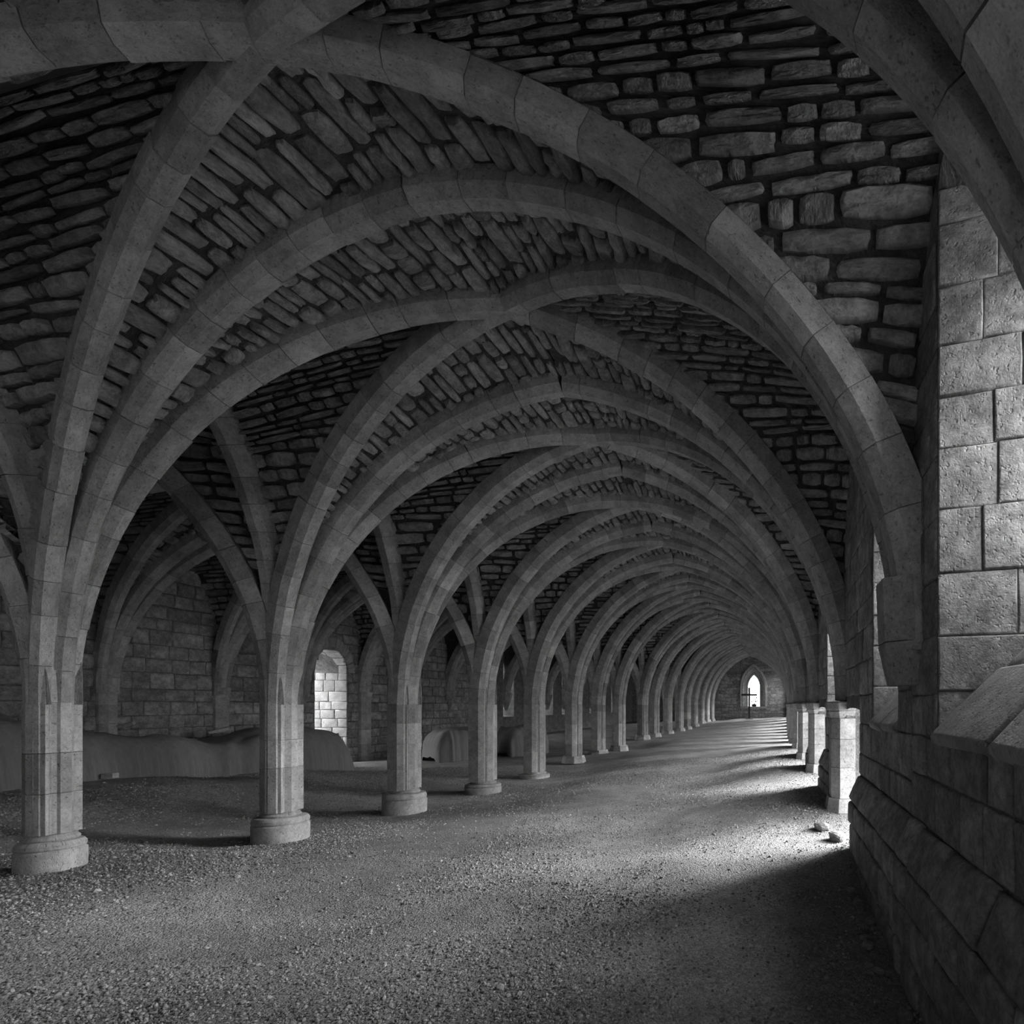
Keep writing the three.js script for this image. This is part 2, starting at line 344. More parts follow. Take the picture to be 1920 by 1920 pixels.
// ================================================================== large structure: floor
{
  const xs = [], zs = []; for (let x = -1.9; x <= 13.6; x += 0.12) xs.push(x); for (let z = -7; z < 14; z += 0.12) zs.push(z); for (let z = 14; z <= 42; z += 0.4) zs.push(z);
  const pos = [], uv = [], idx = [];
  for (const z of zs) for (const x of xs) {
    const p = H(x, floorY(x, Math.max(z, 0)) + noise3(x * 0.9, 3, z * 0.9) * 0.02 + noise3(x * 3, 7, z * 3) * 0.008 - 0.02, z); pos.push(p.x, p.y, p.z); uv.push(x / 2, z / 2);
  }
  const n = xs.length; for (let i = 0; i < zs.length - 1; i++) for (let j = 0; j < n - 1; j++) { const a = i * n + j; idx.push(a, a + 1, a + n + 1, a, a + n + 1, a + n); }
  const f = structure('floor', 'bare earth and gravel floor of the vaulted undercroft');
  const col = []; for (let i = 0; i < pos.length; i += 3) { const k = clamp(0.92 + 0.2 * noise3(pos[i] * 0.7, 1, pos[i + 2] * 0.7) + 0.14 * noise3(pos[i] * 2.3, 5, pos[i + 2] * 2.3), 0.55, 1.15); col.push(k, k, k); }
  const g = meshData(pos, uv, idx); g.setAttribute('color', new THREE.Float32BufferAttribute(col, 3)); M.ground.vertexColors = true;
  part('earth', g, M.ground, f);
  // loose gravel nobody could count
  const r = rng(55), ico = new THREE.IcosahedronGeometry(1, 0), NP = 100000;
  const im = new THREE.InstancedMesh(ico, M.pebble, NP); im.name = 'gravel'; im.userData = { kind: 'stuff', label: 'loose gravel scattered over the earth floor', category: 'gravel' };
  const d = new THREE.Object3D(); let k = 0, tries = 0;
  while (k < NP && tries++ < 900000) {
    const Z = 1.9 + 11 * Math.pow(r(), 1.5), X = lerp(-0.75, Math.min(10.4, 2.1 * Z + 0.8), r());
    const dens = clamp(0.55 + 0.7 * noise3(X * 0.8, 2, Z * 0.8) + 0.35 * noise3(X * 2.5, 4, Z * 2.5), 0.06, 1); if (r() > dens) continue;
    const s = 0.0042 + 0.0075 * r() * r() + (r() < 0.01 ? 0.006 : 0);
    d.position.copy(H(X, floorY(X, Z) + noise3(X * 0.9, 3, Z * 0.9) * 0.02 + noise3(X * 3, 7, Z * 3) * 0.008 - 0.02 + s * 0.2, Z));
    d.rotation.set(r() * 6, r() * 6, r() * 6); d.scale.set(s * (0.8 + r() * 0.8), s * (0.6 + r() * 0.5), s * (0.8 + r() * 0.8)); d.updateMatrix(); im.setMatrixAt(k, d.matrix);
    const c = 0.2 + 0.75 * r(); im.setColorAt(k, new THREE.Color().setRGB(c, c, c)); k++;
  }
  im.count = k; shadows(im); scene.add(im);
}

// ================================================================== right wall
const wallTop = 4.2;
const rightBays = [];
for (let n = -3; n < NB; n++) {
  const z0 = n < 0 ? 1.15 + 2.0 * n : C[n][1], z1 = n < 0 ? 1.15 + 2.0 * (n + 1) : n === NB - 1 ? ZEND + 0.6 : C[n + 1][1];
  rightBays.push([n, z0, z1]);
}
const TH = 0.95;
{
  const w = structure('wall_right', 'right-hand stone wall with window splays, doorways and a sloping plinth');
  const cores = [], r = rng(301), bc = blockCollector(w, wallStone, r, 300);
  const front = (z, y) => H(WX(z), y, z), back = (z, y) => H(WX(z) - TH, y, z);
  for (const [n, z0, z1] of rightBays) {
    const op = [];
    const win = (a, b, sill, spring, top, tight, drop = 0.1) => op.push({ tight, spring, front: archOutline(a, b, sill, spring, top), back: archOutline(a + tight, b - tight, sill + 1.0, spring - drop, top - 0.1 - drop), win: true, a, b, lo: sill, hi: top });
    const door = (a, b, lo, head) => op.push({ front: archOutline(a, b, lo, head - 0.03, head, 6), back: archOutline(a - (n === 1 ? 0.5 : 0.3), b + 0.05, lo, head + 0.5, head + 0.7, 6), a, b, lo, hi: head });
    if (n === 0) win(z0 + 0.12, 2.66, -0.17, 2.55, 2.78, 0.3, 0.55); else if (n < 0) { /* blind bays behind the viewer */ }
    else if (n === 1) { win(3.5, 4.4, -0.17, 1.7, 2.3, 0.12); door(5.02, 5.98, -1.33, -0.03); }
    else { if (n < NB - 1) door(z1 - 1.12, z1 - 0.2, -1.3, -0.03); if (z1 - z0 > 1.9) win(z0 + 0.25, z1 - 1.22, -0.17, 1.7, 2.3, 0.06); }
    cores.push(wallWithOpenings(front, back, z0, z1, -1.75, wallTop, op));
    // ashlar of the inner face
    if (n >= -1 && n <= 5) {
      const nn = V(-1, 0, 0), f2 = (z, y) => front(z, y);
      const clip = (a, b, lo, hi) => { const c = (a + b) / 2, m = (lo + hi) / 2; for (const o of op) { if (hi <= o.lo + 0.01 || lo >= o.hi - 0.01) continue; if (c > o.a && c < o.b) { if (m > o.lo && m < o.hi - 0.2) { if (a < o.a - 0.06) b = o.a; else if (b > o.b + 0.06) a = o.b; else return [0, 0, 0, 0]; } else if (m >= o.hi - 0.2) return [0, 0, 0, 0]; else { hi = o.lo; } } else { if (a < o.a && b > o.a) b = o.a; if (a < o.b && b > o.b) a = o.b; } } return [a, b, lo, hi]; };
      courses(f2, nn, z0, z1, -0.65, -0.17, { h: 0.24, l: 0.34, t: 0.014, clip, gap: 0.005 }, r, bc.add);
      courses(f2, nn, z0, z1, -0.17, 2.6, { h: 0.27, l: 0.42, t: 0.01, clip, gap: 0.004 }, r, bc.add);
      // plinth: sloping offset and the courses under it, as far as the doorway
      const spans = n === 1 ? [[z0, 4.95]] : n >= 2 ? [[z0 + 0.1, z1 - 1.15]] : [[z0, z1]];
      for (const [a, b] of spans) {
        const px = (z, f) => H(WX(z) + lerp(0.0, 0.1, f), lerp(-0.65, -0.88, f), z), pn = V(-0.917, 0.4, 0).normalize();
        courses((z, v) => px(z, v / 0.25), pn, a, b, 0, 0.25, { h: 0.25, l: 0.4, t: 0.03, gap: 0.006, wear: 0.018 }, r, bc.add);
        courses((z, y) => H(WX(z) + 0.1, y, z), nn, a, b, -1.62, -0.88, { h: 0.25, l: 0.42, t: 0.025, gap: 0.007, wear: 0.018 }, r, bc.add);
        const box = new THREE.BoxGeometry(0.1, 0.75, b - a - 0.01); const c = H(WX((a + b) / 2) + 0.05, -1.26, (a + b) / 2); box.translate(c.x, c.y, c.z); cores.push(box.toNonIndexed());
      }
      // dressed stones of the far jamb and the sloping sill of each window
      for (const o of op.filter((q) => q.win)) {
        const t = o.tight, j0 = front(o.b, 0), j1 = back(o.b - t, 0), along = j1.clone().sub(j0), wl = along.length(); along.normalize();
        const jn = along.clone().cross(V(0, 1, 0)).normalize(); if (jn.z < 0) jn.negate();
        const jp = (u, y) => j0.clone().addScaledVector(along, u).setY(EYE + y);
        const jamb = part('jamb', new THREE.BufferGeometry().copy(slab(jp, jn, 0, wl, o.lo - 0.05, o.spring, 0.004, r, 0.001)), mortar, w);
        const jc = blockCollector(jamb, jambStone, r, 60);
        courses(jp, jn, 0.0, wl, o.lo, o.spring, { h: 0.29, l: 0.5, t: 0.016, gap: 0.0018, wear: 0.004, clip: (a, b, lo, hi) => [a, b, lo, hi] }, r, jc.add); jc.done();
        const s0 = H(WX(o.a), o.lo, o.a), up = V(TH, 1.0, 0), sl = up.length(); up.normalize(); const sn = V(-up.y, up.x, 0);
        const sp = (u, v) => s0.clone().addScaledVector(up, u).add(V(0, 0, -v));
        const sill = part('sill', slab(sp, sn, 0, sl, 0, o.b - o.a, 0.004, r, 0.001), mortar, w);
        const sc = blockCollector(sill, [ashlar[2], ashlar[3]], r, 40, 'sill_slab');
        for (let q = 0; q < 3; q++) for (let e = 0; e < 2; e++) sc.add(slab(sp, sn, q * sl / 3 + 0.004 - (q ? 0 : 0.03), (q + 1) * sl / 3 - 0.004, e * (o.b - o.a) / 2 + 0.004, (e + 1) * (o.b - o.a) / 2 - 0.004, 0.05 - q * 0.012, r, 0.012), sp(0.3, 0.3), 0.2);
        sc.done();
      }
    }
  }
  bc.done();
  part('core', mergeGeometries(cores.map((g) => { g.deleteAttribute('normal'); g.computeVertexNormals(); return g; })), mortar, w);
}

// ================================================================== left wall, end walls, roof
{
  const w = structure('wall_left', 'left-hand stone wall of irregular squared blocks with an arched doorway');
  const r = rng(401), bc = blockCollector(w, wallStone, r, 300);
  const front = (z, y) => H(LX(z), y, z), back = (z, y) => H(LX(z) + 1.2, y, z);
  const op = [{ front: archOutline(13.3, 14.28, -1.6, 0.85, 1.5), back: archOutline(13.25, 14.18, -1.6, 0.85, 1.5), a: 13.3, b: 14.28, lo: -1.6, hi: 1.5 }];
  op.push({ front: archOutline(20.2, 21.1, -1.55, 0.7, 1.2), back: archOutline(20.1, 21.2, -1.55, 0.7, 1.2), a: 20.2, b: 21.1, lo: -1.55, hi: 1.2 });
  for (let k = 0; k < 8; k++) { const z = 21.9 + 1.84 * k; op.push({ front: archOutline(z, z + 0.85, -0.48, 1.6, 2.2), back: archOutline(z + 0.1, z + 0.75, -0.3, 1.6, 2.1), a: z, b: z + 0.85, lo: -0.48, hi: 2.2 }); }
  part('core', wallWithOpenings(front, back, -7, ZEND + 0.6, -2, wallTop, op), mortar, w);
  const nn = V(1, 0, 0.04).normalize();
  const clip = (a, b, lo, hi) => { const m = (lo + hi) / 2; for (const o of op) { if (m < o.lo || m > o.hi - 0.05) continue; const hw = (o.b - o.a) / 2, c = (o.a + o.b) / 2, sp = o.hi - 0.65, e = m > sp ? hw * Math.sqrt(Math.max(0, 1 - ((m - sp) / 0.65) ** 2)) : hw; const A = c - e, B = c + e; if (a >= A - 0.02 && b <= B + 0.02) return [0, 0, 0, 0]; if (a < A && b > A) b = A; else if (a < B && b > B) a = B; } return [a, b, lo, hi]; };
  courses(front, nn, 6.4, 21, -1.6, 2.9, { h: 0.26, l: 0.42, t: 0.022, gap: 0.008, wear: 0.02, clip }, r, bc.add); bc.done();
  // dressed lining of the doorway reveal
  const j0 = front(14.28, 0), j1 = back(14.18, 0), al = j1.clone().sub(j0), wl = al.length(); al.normalize(); const jn = al.clone().cross(V(0, 1, 0)).normalize(); if (jn.z < 0) jn.negate();
  const jp = (u, y) => j0.clone().addScaledVector(al, u).setY(EYE + y), jm = part('door_reveal', slab(jp, jn, 0, wl, -1.6, 0.86, 0.003, r, 0.001), mortar, w), jc = blockCollector(jm, [ashlar[3], ashlar[4]], r, 80);
  courses(jp, jn, 0, wl, -1.6, 0.86, { h: 0.25, l: 0.4, t: 0.014, gap: 0.006, wear: 0.012 }, r, jc.add); jc.done();
  // arch stones round the doorway
  for (let k = 0; k < 9; k++) {
    const a0 = Math.PI * k / 9 + 0.012, a1 = Math.PI * (k + 1) / 9 - 0.012, gs = (rad, a) => [13.79 + rad * Math.cos(a), 0.85 + rad * 1.3 * Math.sin(a)];
    const q = (u, v) => front(...gs(0.5 + v, lerp(a0, a1, u)));
    const am = (a0 + a1) / 2, c0 = front(...gs(0.485, a0)), c1 = front(...gs(0.485, a1)), sn = front(...gs(0.2, am)).sub(front(...gs(0.485, am))).normalize(), ax = c1.clone().sub(c0), al2 = ax.length(); ax.normalize();
    for (let q2 = 0; q2 < 3; q2++) part('soffit_stone', slab((u, v) => c0.clone().addScaledVector(ax, u).add(V(-v, 0, 0)), sn, 0, al2, q2 * 0.4 + 0.005, q2 * 0.4 + 0.395, 0.012, r, 0.006), ashlar[3 + (k + q2) % 2], w);
    part('arch_stone', slab(q, nn, 0.01, 0.99, 0, 0.2, 0.035, r, 0.006), pick(ashlar, r), w);
  }
}
const FW = (X, Y) => H(X, Y, ZEND);
{
  const w = structure('wall_far', 'far end wall of coursed stone pierced by one lancet window');
  const lancet = (hw, lo, sp, top, grow) => { const c = 1.46, pts = [[c - hw - grow, lo], [c + hw + grow, lo]], a = hw + grow, b = top + grow * 1.4 - sp, rr = (a * a + b * b) / (2 * a), f1 = Math.asin(Math.min(1, b / rr)); for (let i = 0; i <= 8; i++) { const f = f1 * i / 8; pts.push([c + a - rr * (1 - Math.cos(f)), sp + rr * Math.sin(f)]); } for (let i = 7; i >= 0; i--) { const f = f1 * i / 8; pts.push([c - a + rr * (1 - Math.cos(f)), sp + rr * Math.sin(f)]); } return pts; };
  const back = (X, Y) => H(X, Y, ZEND + 1.0);
  part('core', wallWithOpenings(FW, back, -2.2, 13.4, -2, wallTop, [{ front: lancet(0.43, -0.1, 1.35, 2.25, 0.36), back: lancet(0.43, -0.1, 1.35, 2.25, 0) }]), wallStone[1], w);
  const r = rng(501), bc = blockCollector(w, wallStone, r, 150), nn = V(0, 0, 1), o = { a: 0.55, b: 2.37 };
  courses(FW, nn, -1.1, 5.2, -1.2, 3.4, { h: 0.24, l: 0.5, t: 0.03, gap: 0.01, clip: (a, b, lo, hi) => { const m = (lo + hi) / 2, e = m < -0.2 ? 0 : m < 1.35 ? 0.91 : 0.91 * (1 - ((m - 1.35) / 1.5) ** 2), A = 1.46 - e, B = 1.46 + e; if (e > 0) { if (a >= A && b <= B) return [0, 0, 0, 0]; if (a < A && b > A) b = A; else if (a < B && b > B) a = B; } return [a, b, lo, hi]; } }, r, bc.add); bc.done();
  const win = structure('window_1', 'tall pointed lancet window in the far end wall');
  for (const [g0, g1, d, m] of [[0.42, 0.55, 0.1, 4], [0.16, 0.3, -0.25, 4], [0.0, 0.1, -0.6, 3]]) {       // moulded orders
    const A = lancet(0.43, -0.1, 1.35, 2.25, g0), B = lancet(0.43, -0.1, 1.35, 2.25, g1), s = new THREE.Shape(B.map(([x, y]) => new THREE.Vector2(-x, y))); s.holes.push(new THREE.Path(A.map(([x, y]) => new THREE.Vector2(-x, y))));
    const e = new THREE.ExtrudeGeometry(s, { depth: 0.22, bevelEnabled: true, bevelSize: 0.02, bevelThickness: 0.03, bevelSegments: 1 }); e.translate(0, EYE, -ZEND - 0.22 + d); part('window_frame', e, ashlar[m], win);
  }
  const sl = new THREE.BoxGeometry(1.9, 0.12, 0.9); const p = H(1.46, -0.17, ZEND + 0.3); sl.translate(p.x, p.y, p.z); part('window_sill', sl, ashlar[3], win);
  const wb = structure('wall_back', 'end wall behind the viewer');
  const g = new THREE.BoxGeometry(15, 6.6, 0.6); g.translate(-5.5, 2.8, 7.2); part('core', g, wallStone[1], wb);
  const rf = structure('roof', 'floor slab of the storey above the vault');
  const q = new THREE.BoxGeometry(16.5, 0.4, 49); q.translate(-5.8, EYE + wallTop + 0.15, -16.6); part('slab', q, M.roof, rf);
}

// ================================================================== vault: ribs and cells
const ORD = ['', 'nearest', 'second', 'third', 'fourth', 'fifth', 'sixth', 'seventh', 'eighth', 'ninth', 'tenth'];
const nth = (n) => ORD[n] || 'far';
const SPR = 0.0, CT = [3.3, 3.37, 3.56, 3.68, 3.46, 3.38], CX = [3.27, 3.56, 3.58, 3.52, 3.46, 3.44], crownT = (n) => CT[n] ?? 3.42, crownX = (n) => CX[n] ?? 3.42;
const PR = (n) => [0.125, 0.116, 0.15, 0.17, 0.195][n] ?? 0.21, BR = (n) => [0.18, 0.178, 0.25, 0.28, 0.305][n] ?? 0.305;      // shaft and base radius
const footP = (n, ang, rad = PR(n) * 1.01) => [P[n][0] + rad * Math.cos(ang), P[n][1] + rad * Math.sin(ang)];
const mid2 = (a, b) => [(a[0] + b[0]) / 2, (a[1] + b[1]) / 2];
const ANG = Math.PI / 180;
const arch = (f0, c, f1, y0a, y0b, y1, k0 = 1, k1 = 0.85, kc = 0.95) => { const a = halfArch(f0, c, y0a, y1), b = halfArch(f1, c, y0b, y1); a.k = [k0, kc]; b.k = [k1, kc]; return [a, b]; };
const CK = (n) => [0.42, 0.85][n] ?? 0.85, LK = (n) => (n <= 5 ? 0.5 : n <= 8 ? 0.6 : 0.75), TC = (n) => [0.7, 0.8, 0.9][n] ?? 0.95, DC = (n) => [0.62, 0.86, 0.92][n] ?? 0.95;
const PK = (n) => PR(n) / 0.235;
const Tr = [], Tl = [], Dr = [], Dl = [], Ar = [];
const rr = rng(900);
const footC = (n, dz) => [C[n][0] + 0.02, C[n][1] + dz], footL = (n, dz) => [L[n][0], L[n][1] + dz];
const CS = (n) => (n === 1 ? 0.3 : 0.05);
for (let n = 0; n <= NB; n++) {
  Tr[n] = arch(footP(n, 180 * ANG), mid2(P[n], C[n]), footC(n, 0), SPR, CS(n), crownT(n), PK(n), CK(n), TC(n));
  Tl[n] = arch(footP(n, 0), mid2(P[n], L[n]), footL(n, 0), SPR, 0.2, crownT(n) - 0.1, PK(n), LK(n), Math.min(0.8, TC(n)));
  if (n < NB) {
    const x = mid2(mid2(P[n], P[n + 1]), mid2(C[n], C[n + 1])), y = mid2(mid2(P[n], P[n + 1]), mid2(L[n], L[n + 1])), m = mid2(P[n], P[n + 1]);
    Dr[n] = [arch(footP(n, 130 * ANG), x, footC(n + 1, -0.1), SPR, CS(n + 1), crownX(n), PK(n), CK(n + 1), DC(n)), arch(footP(n + 1, 230 * ANG), x, footC(n, 0.1), SPR, CS(n), crownX(n), PK(n + 1), CK(n), DC(n))];
    Dl[n] = [arch(footP(n, 50 * ANG), y, footL(n + 1, -0.1), SPR, 0.2, crownX(n), PK(n), LK(n + 1), Math.min(0.8, DC(n))), arch(footP(n + 1, -50 * ANG), y, footL(n, 0.1), SPR, 0.2, crownX(n), PK(n + 1), LK(n), Math.min(0.8, DC(n)))];
    Ar[n] = arch(footP(n, 90 * ANG), m, footP(n + 1, 270 * ANG), 0.7, 0.7, 3.15, PK(n), PK(n + 1), lerp(0.7, 0.9, Math.min(1, n / 3)));
  }
}
const NEAR = 8;
for (let n = 0; n <= NB; n++) {
  const far = n > 9, near = n <= NEAR;
  const pier = n === 0 ? 'pier beyond the left edge' : `${nth(n)} pier`;
  rib('transverse_rib', far ? 'pale transverse rib among the closely packed arches at the far end' : n === 0 ? 'dark transverse rib crossing overhead at the top right corner' : `chamfered transverse rib arching from the ${pier} across to the right wall`, far ? 'transverse ribs at the far end' : null, Tr[n], near, rr);
  rib('transverse_rib', far ? 'transverse rib of the left aisle seen between the far piers' : n === 0 ? 'left aisle transverse rib out at the left edge' : `left aisle transverse rib springing from the ${pier} to the left wall`, far ? 'left aisle transverse ribs at the far end' : null, Tl[n], n >= 1 && n <= 6, rr);
  if (n < NB) {
    const next = `${nth(n + 1)} pier`, fr = n > 8;
    rib('diagonal_rib', fr ? 'pale diagonal rib among the closely packed arches at the far end' : `diagonal rib rising from the ${pier} away to the right wall`, fr ? 'diagonal ribs at the far end' : null, Dr[n][0], near, rr);
    rib('diagonal_rib', fr ? 'pale diagonal rib among the closely packed arches at the far end' : `diagonal rib rising from the ${next} back towards the right wall nearer the viewer`, fr ? 'diagonal ribs at the far end' : null, Dr[n][1], near, rr);
    rib('diagonal_rib', fr ? 'diagonal rib of the left aisle among the far piers' : `left aisle diagonal rib leaving the ${pier} away to the left wall`, fr ? 'left aisle diagonal ribs at the far end' : null, Dl[n][0], n >= 1 && n <= 5, rr);
    rib('diagonal_rib', fr ? 'diagonal rib of the left aisle among the far piers' : `left aisle diagonal rib leaving the ${next} back to the left wall`, fr ? 'left aisle diagonal ribs at the far end' : null, Dl[n][1], n >= 1 && n <= 5, rr);
    rib('arcade_rib', fr ? 'narrow arcade arch between two of the far piers' : `tall narrow arcade arch between the ${pier} and the ${next}`, fr ? 'arcade arches at the far end' : null, Ar[n], near, rr, { step: 0.3 });
  }
}
// cells
for (let n = -1; n < NB; n++) {
  if (n < 0) continue;
  const c = structure(numbered('ceiling'), n < 8 ? `rubble stone vault cells of the ${nth(n + 1)} bay` : undefined);
  const list = [], r = rng(1200 + n);
  const cv = (h) => h.cv;
  const cell = (A, B, side, stones, course, flush) => {
    if (flush) B = level(A, B);
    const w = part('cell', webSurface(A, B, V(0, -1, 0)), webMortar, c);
    if (stones) webStones(A, B, r, list, w, 0.05, course);
  };
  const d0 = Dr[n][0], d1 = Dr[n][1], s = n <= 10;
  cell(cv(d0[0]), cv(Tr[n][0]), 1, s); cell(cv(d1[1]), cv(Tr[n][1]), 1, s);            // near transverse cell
  cell(cv(d1[0]), cv(Tr[n + 1][0]), 1, s); cell(cv(d0[1]), cv(Tr[n + 1][1]), 1, s);    // far transverse cell
  cell(cv(d0[0]), cv(Ar[n][0]), 1, s, undefined, true); cell(cv(d1[0]), cv(Ar[n][1]), 1, s, undefined, true);            // towards the piers
  // towards the right wall: courses end on the wall face
  const zm = (C[n][1] + C[n + 1][1]) / 2, wl = (i, dz) => { const h = halfArch([WX(C[i][1]) - 0.06, C[i][1] + dz], [WX(zm) - 0.06, zm], 0.8, 3.2); const q = curve(h.pts, h.side); q.deep = 0.1; return q; };
  cell(cv(d1[1]), wl(n, 0.05), 1, s, 0.115, true); cell(cv(d0[1]), wl(n + 1, -0.05), 1, s, 0.115, true);
  // left aisle
  const e0 = Dl[n][0], e1 = Dl[n][1], sl = n <= 6;
  cell(cv(e0[0]), cv(Tl[n][0]), -1, sl); cell(cv(e1[1]), cv(Tl[n][1]), -1, sl); cell(cv(e1[0]), cv(Tl[n + 1][0]), -1, sl); cell(cv(e0[1]), cv(Tl[n + 1][1]), -1, sl);
  cell(cv(e0[0]), cv(Ar[n][0]), -1, sl, undefined, true); cell(cv(e1[0]), cv(Ar[n][1]), -1, sl, undefined, true);
  const ym = (L[n][1] + L[n + 1][1]) / 2, ll = (i, dz) => { const h = halfArch([LX(L[i][1]) + 0.06, L[i][1] + dz], [LX(ym) + 0.06, ym], 0.8, 3.1); const q = curve(h.pts, h.side); q.deep = 0.1; return q; };
  cell(cv(e1[1]), ll(n, 0.05), -1, sl, undefined, true); cell(cv(e0[1]), ll(n + 1, -0.05), -1, sl, undefined, true);
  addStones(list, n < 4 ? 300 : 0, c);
}

// ================================================================== piers and responds
function clusterOutline(rad, notch) {      // eight faces with grooves between
  const pts = []; for (let i = 0; i < 8; i++) { const a = i * Math.PI / 4, t = a + Math.PI / 2, h = rad * 0.28; pts.push([rad * Math.cos(a) - h * Math.cos(t), rad * Math.sin(a) - h * Math.sin(t)], [rad * Math.cos(a) + h * Math.cos(t), rad * Math.sin(a) + h * Math.sin(t)], [notch * rad * 1.02 * Math.cos(a + Math.PI / 8), notch * rad * 1.02 * Math.sin(a + Math.PI / 8)]); } return pts;
}
function prism(outline, y0, y1, top = 1, bottom = 1, chamf = 0.004) {
  const pos = [], uv = [], n = outline.length, ou = R0() * 4, rings = [[y0, bottom * (1 - chamf * 2)], [y0 + chamf, bottom], [y1 - chamf, top], [y1, top * (1 - chamf * 2)]];
  const P3 = (i, [y, s]) => [outline[i % n][0] * s, y, outline[i % n][1] * s]; const len = [0]; for (let i = 0; i < n; i++) len.push(len[i] + Math.hypot(outline[(i + 1) % n][0] - outline[i][0], outline[(i + 1) % n][1] - outline[i][1]));
  for (let q = 0; q < 3; q++) for (let i = 0; i < n; i++) { const a = P3(i, rings[q]), b = P3(i + 1, rings[q]), c = P3(i + 1, rings[q + 1]), d = P3(i, rings[q + 1]); for (const [p, u] of [[a, len[i]], [c, len[i + 1]], [b, len[i + 1]], [a, len[i]], [d, len[i]], [c, len[i + 1]]]) { pos.push(...p); uv.push(u + ou, p[1] + ou); } }
  for (const [q, fl] of [[0, 0], [3, 1]]) for (let i = 0; i < n; i++) { const a = P3(i, rings[q]), b = P3(i + 1, rings[q]), c = [outline.reduce((t, p) => t + p[0], 0) / n, rings[q][0], outline.reduce((t, p) => t + p[1], 0) / n]; for (const p of fl ? [a, c, b] : [a, b, c]) { pos.push(...p); uv.push(p[0] + ou, p[2]); } }
  return meshData(pos, uv);
}
function strandPrism(outline, y0, y1) { const g = prism(outline.map(([a, b]) => [a, b]), y0, y1, 1, 1, 0.0); return g; }
function drum(profile, seg, r) {           // turned base, edges worn
  const g = new THREE.LatheGeometry(profile.map(([x, y]) => new THREE.Vector2(x, y)), seg), p = g.attributes.position;
  const u = g.attributes.uv; const ou = r() * 3; const k = r() * 9;
  for (let i = 0; i < p.count; i++) { const x = p.getX(i), y = p.getY(i), z = p.getZ(i), rad = Math.hypot(x, z); if (rad > 0.01) { const f = 1 + 0.012 * noise3(x * 9 + k, y * 9, z * 9); p.setXYZ(i, x * f, y + 0.006 * noise3(x * 7, k, z * 7), z * f); } u.setXY(i, u.getX(i) * 2 + ou, y + rad); }
  return toCreasedNormals(g, 0.5);
}
for (let n = 0; n <= NB; n++) {
  const r = rng(2000 + n), fy = floorY(P[n][0], P[n][1]), far = n > 9;
  const names = ['', 'nearest clustered stone pier on a round drum base at the left', 'second pier with a worn round base and damp stained foot', 'third pier on a tall pale round drum base', 'fourth pier with a low dark round base and fluted shaft', 'fifth pier on a thin round base slab', 'sixth pier on a pale square-cut base block', 'seventh pier with a dark stained shaft on a low base', 'eighth pier on a wide pale chamfered base', 'ninth pier on a chamfered base beside the eighth pier'];
  const o = thing('pier', n === 0 ? 'pier standing at the left edge, only its ribs in view' : far ? 'slender pier in the tight row near the far end' : names[n], 'pier', H(P[n][0], fy - 0.03, P[n][1]), far ? 'piers near the far end' : null);
  const bh = [0.3, 0.235, 0.27, 0.3, 0.17, 0.1, 0.14, 0.09, 0.15, 0.13][n] ?? 0.12, br = BR(n), pr = PR(n);
  if (n < 6) {
    part('base', drum([[0.01, 0], [br, 0], [br, bh * 0.3], [br, bh * 0.66], [br - 0.014, bh * 0.7], [br - 0.004, bh * 0.76], [br - 0.004, bh * 0.88], [br - 0.02, bh * 0.98], [br - 0.04, bh], [0.01, bh]], 40, r), ashlar[n === 2 || n === 4 ? 1 : 3], o);
    part('moulding', drum([[0.01, bh], [pr + 0.022, bh], [pr + 0.028, bh + 0.014], [pr + 0.02, bh + 0.03], [pr + 0.01, bh + 0.036], [pr + 0.014, bh + 0.05], [0.01, bh + 0.06]], 32, r), ashlar[n === 2 || n === 4 ? 0 : 2], o);
  } else {
    const oct = []; for (let i = 0; i < 8; i++) { const a = (i + 0.5) * Math.PI / 4; oct.push([br * Math.cos(a), br * Math.sin(a)]); }
    part('base', prism(oct, 0, bh, 0.92, 1.0, 0.01), ashlar[n === 7 ? 1 : 3], o); part('moulding', prism(oct, bh, bh + 0.06, 0.86, 0.9, 0.01), ashlar[2], o);
  }
  let y = bh + 0.05; const topY = -fy + 0.03 + SPR + 0.02; let first = true;
  // the shaft carries the section of every rib down to the base
  const feet = [Tr[n][0], Tl[n][0]]; if (n < NB) feet.push(Dr[n][0][0], Dl[n][0][0], Ar[n][0]); if (n > 0) feet.push(Dr[n - 1][1][0], Dl[n - 1][1][0], Ar[n - 1][1]);
  const strand = (h, y0, y1, j) => { const p = h.pts[0], f = h.cv.at(0), k = h.k[0], kd = Math.min(1, k * 1.2); const q = PROFILE.map(([w, d]) => { const v = p.clone().addScaledVector(h.side, w * k).addScaledVector(f.out, d * kd).sub(o.position); return [v.x * (1 + j), v.z * (1 + j)]; }); let area = 0; q.forEach((a, i2) => { const b = q[(i2 + 1) % q.length]; area += a[0] * b[1] - a[1] * b[0]; }); return strandPrism(area < 0 ? q.reverse() : q, y0, y1); };
  while (y < topY - 0.05) { let h = 0.3 + 0.22 * r(); if (topY - y - h < 0.18) h = topY - y; const m = n === 7 || n === 9 ? ashlar[Math.floor(r() * 2)] : n === 2 && first ? ashlar[0] : pick(ashlar, r), jit = (r() - 0.5) * 0.012; part('shaft_block', mergeGeometries(feet.map((t) => strand(t, y + 0.002, y + h - 0.002, jit))), m, o); y += h; first = false; }
  const tall = feet.filter((t) => t.pts[0].y > EYE + 0.3); if (tall.length) part('shaft_block', mergeGeometries(tall.map((t) => strand(t, topY + 0.002, topY + 0.7, 0))), pick(ashlar, r), o);
  part('core', prism(clusterOutline(pr * 0.72, 0.95), 0.02, topY + 0.5, 0.55, 1), mortar, o);
}
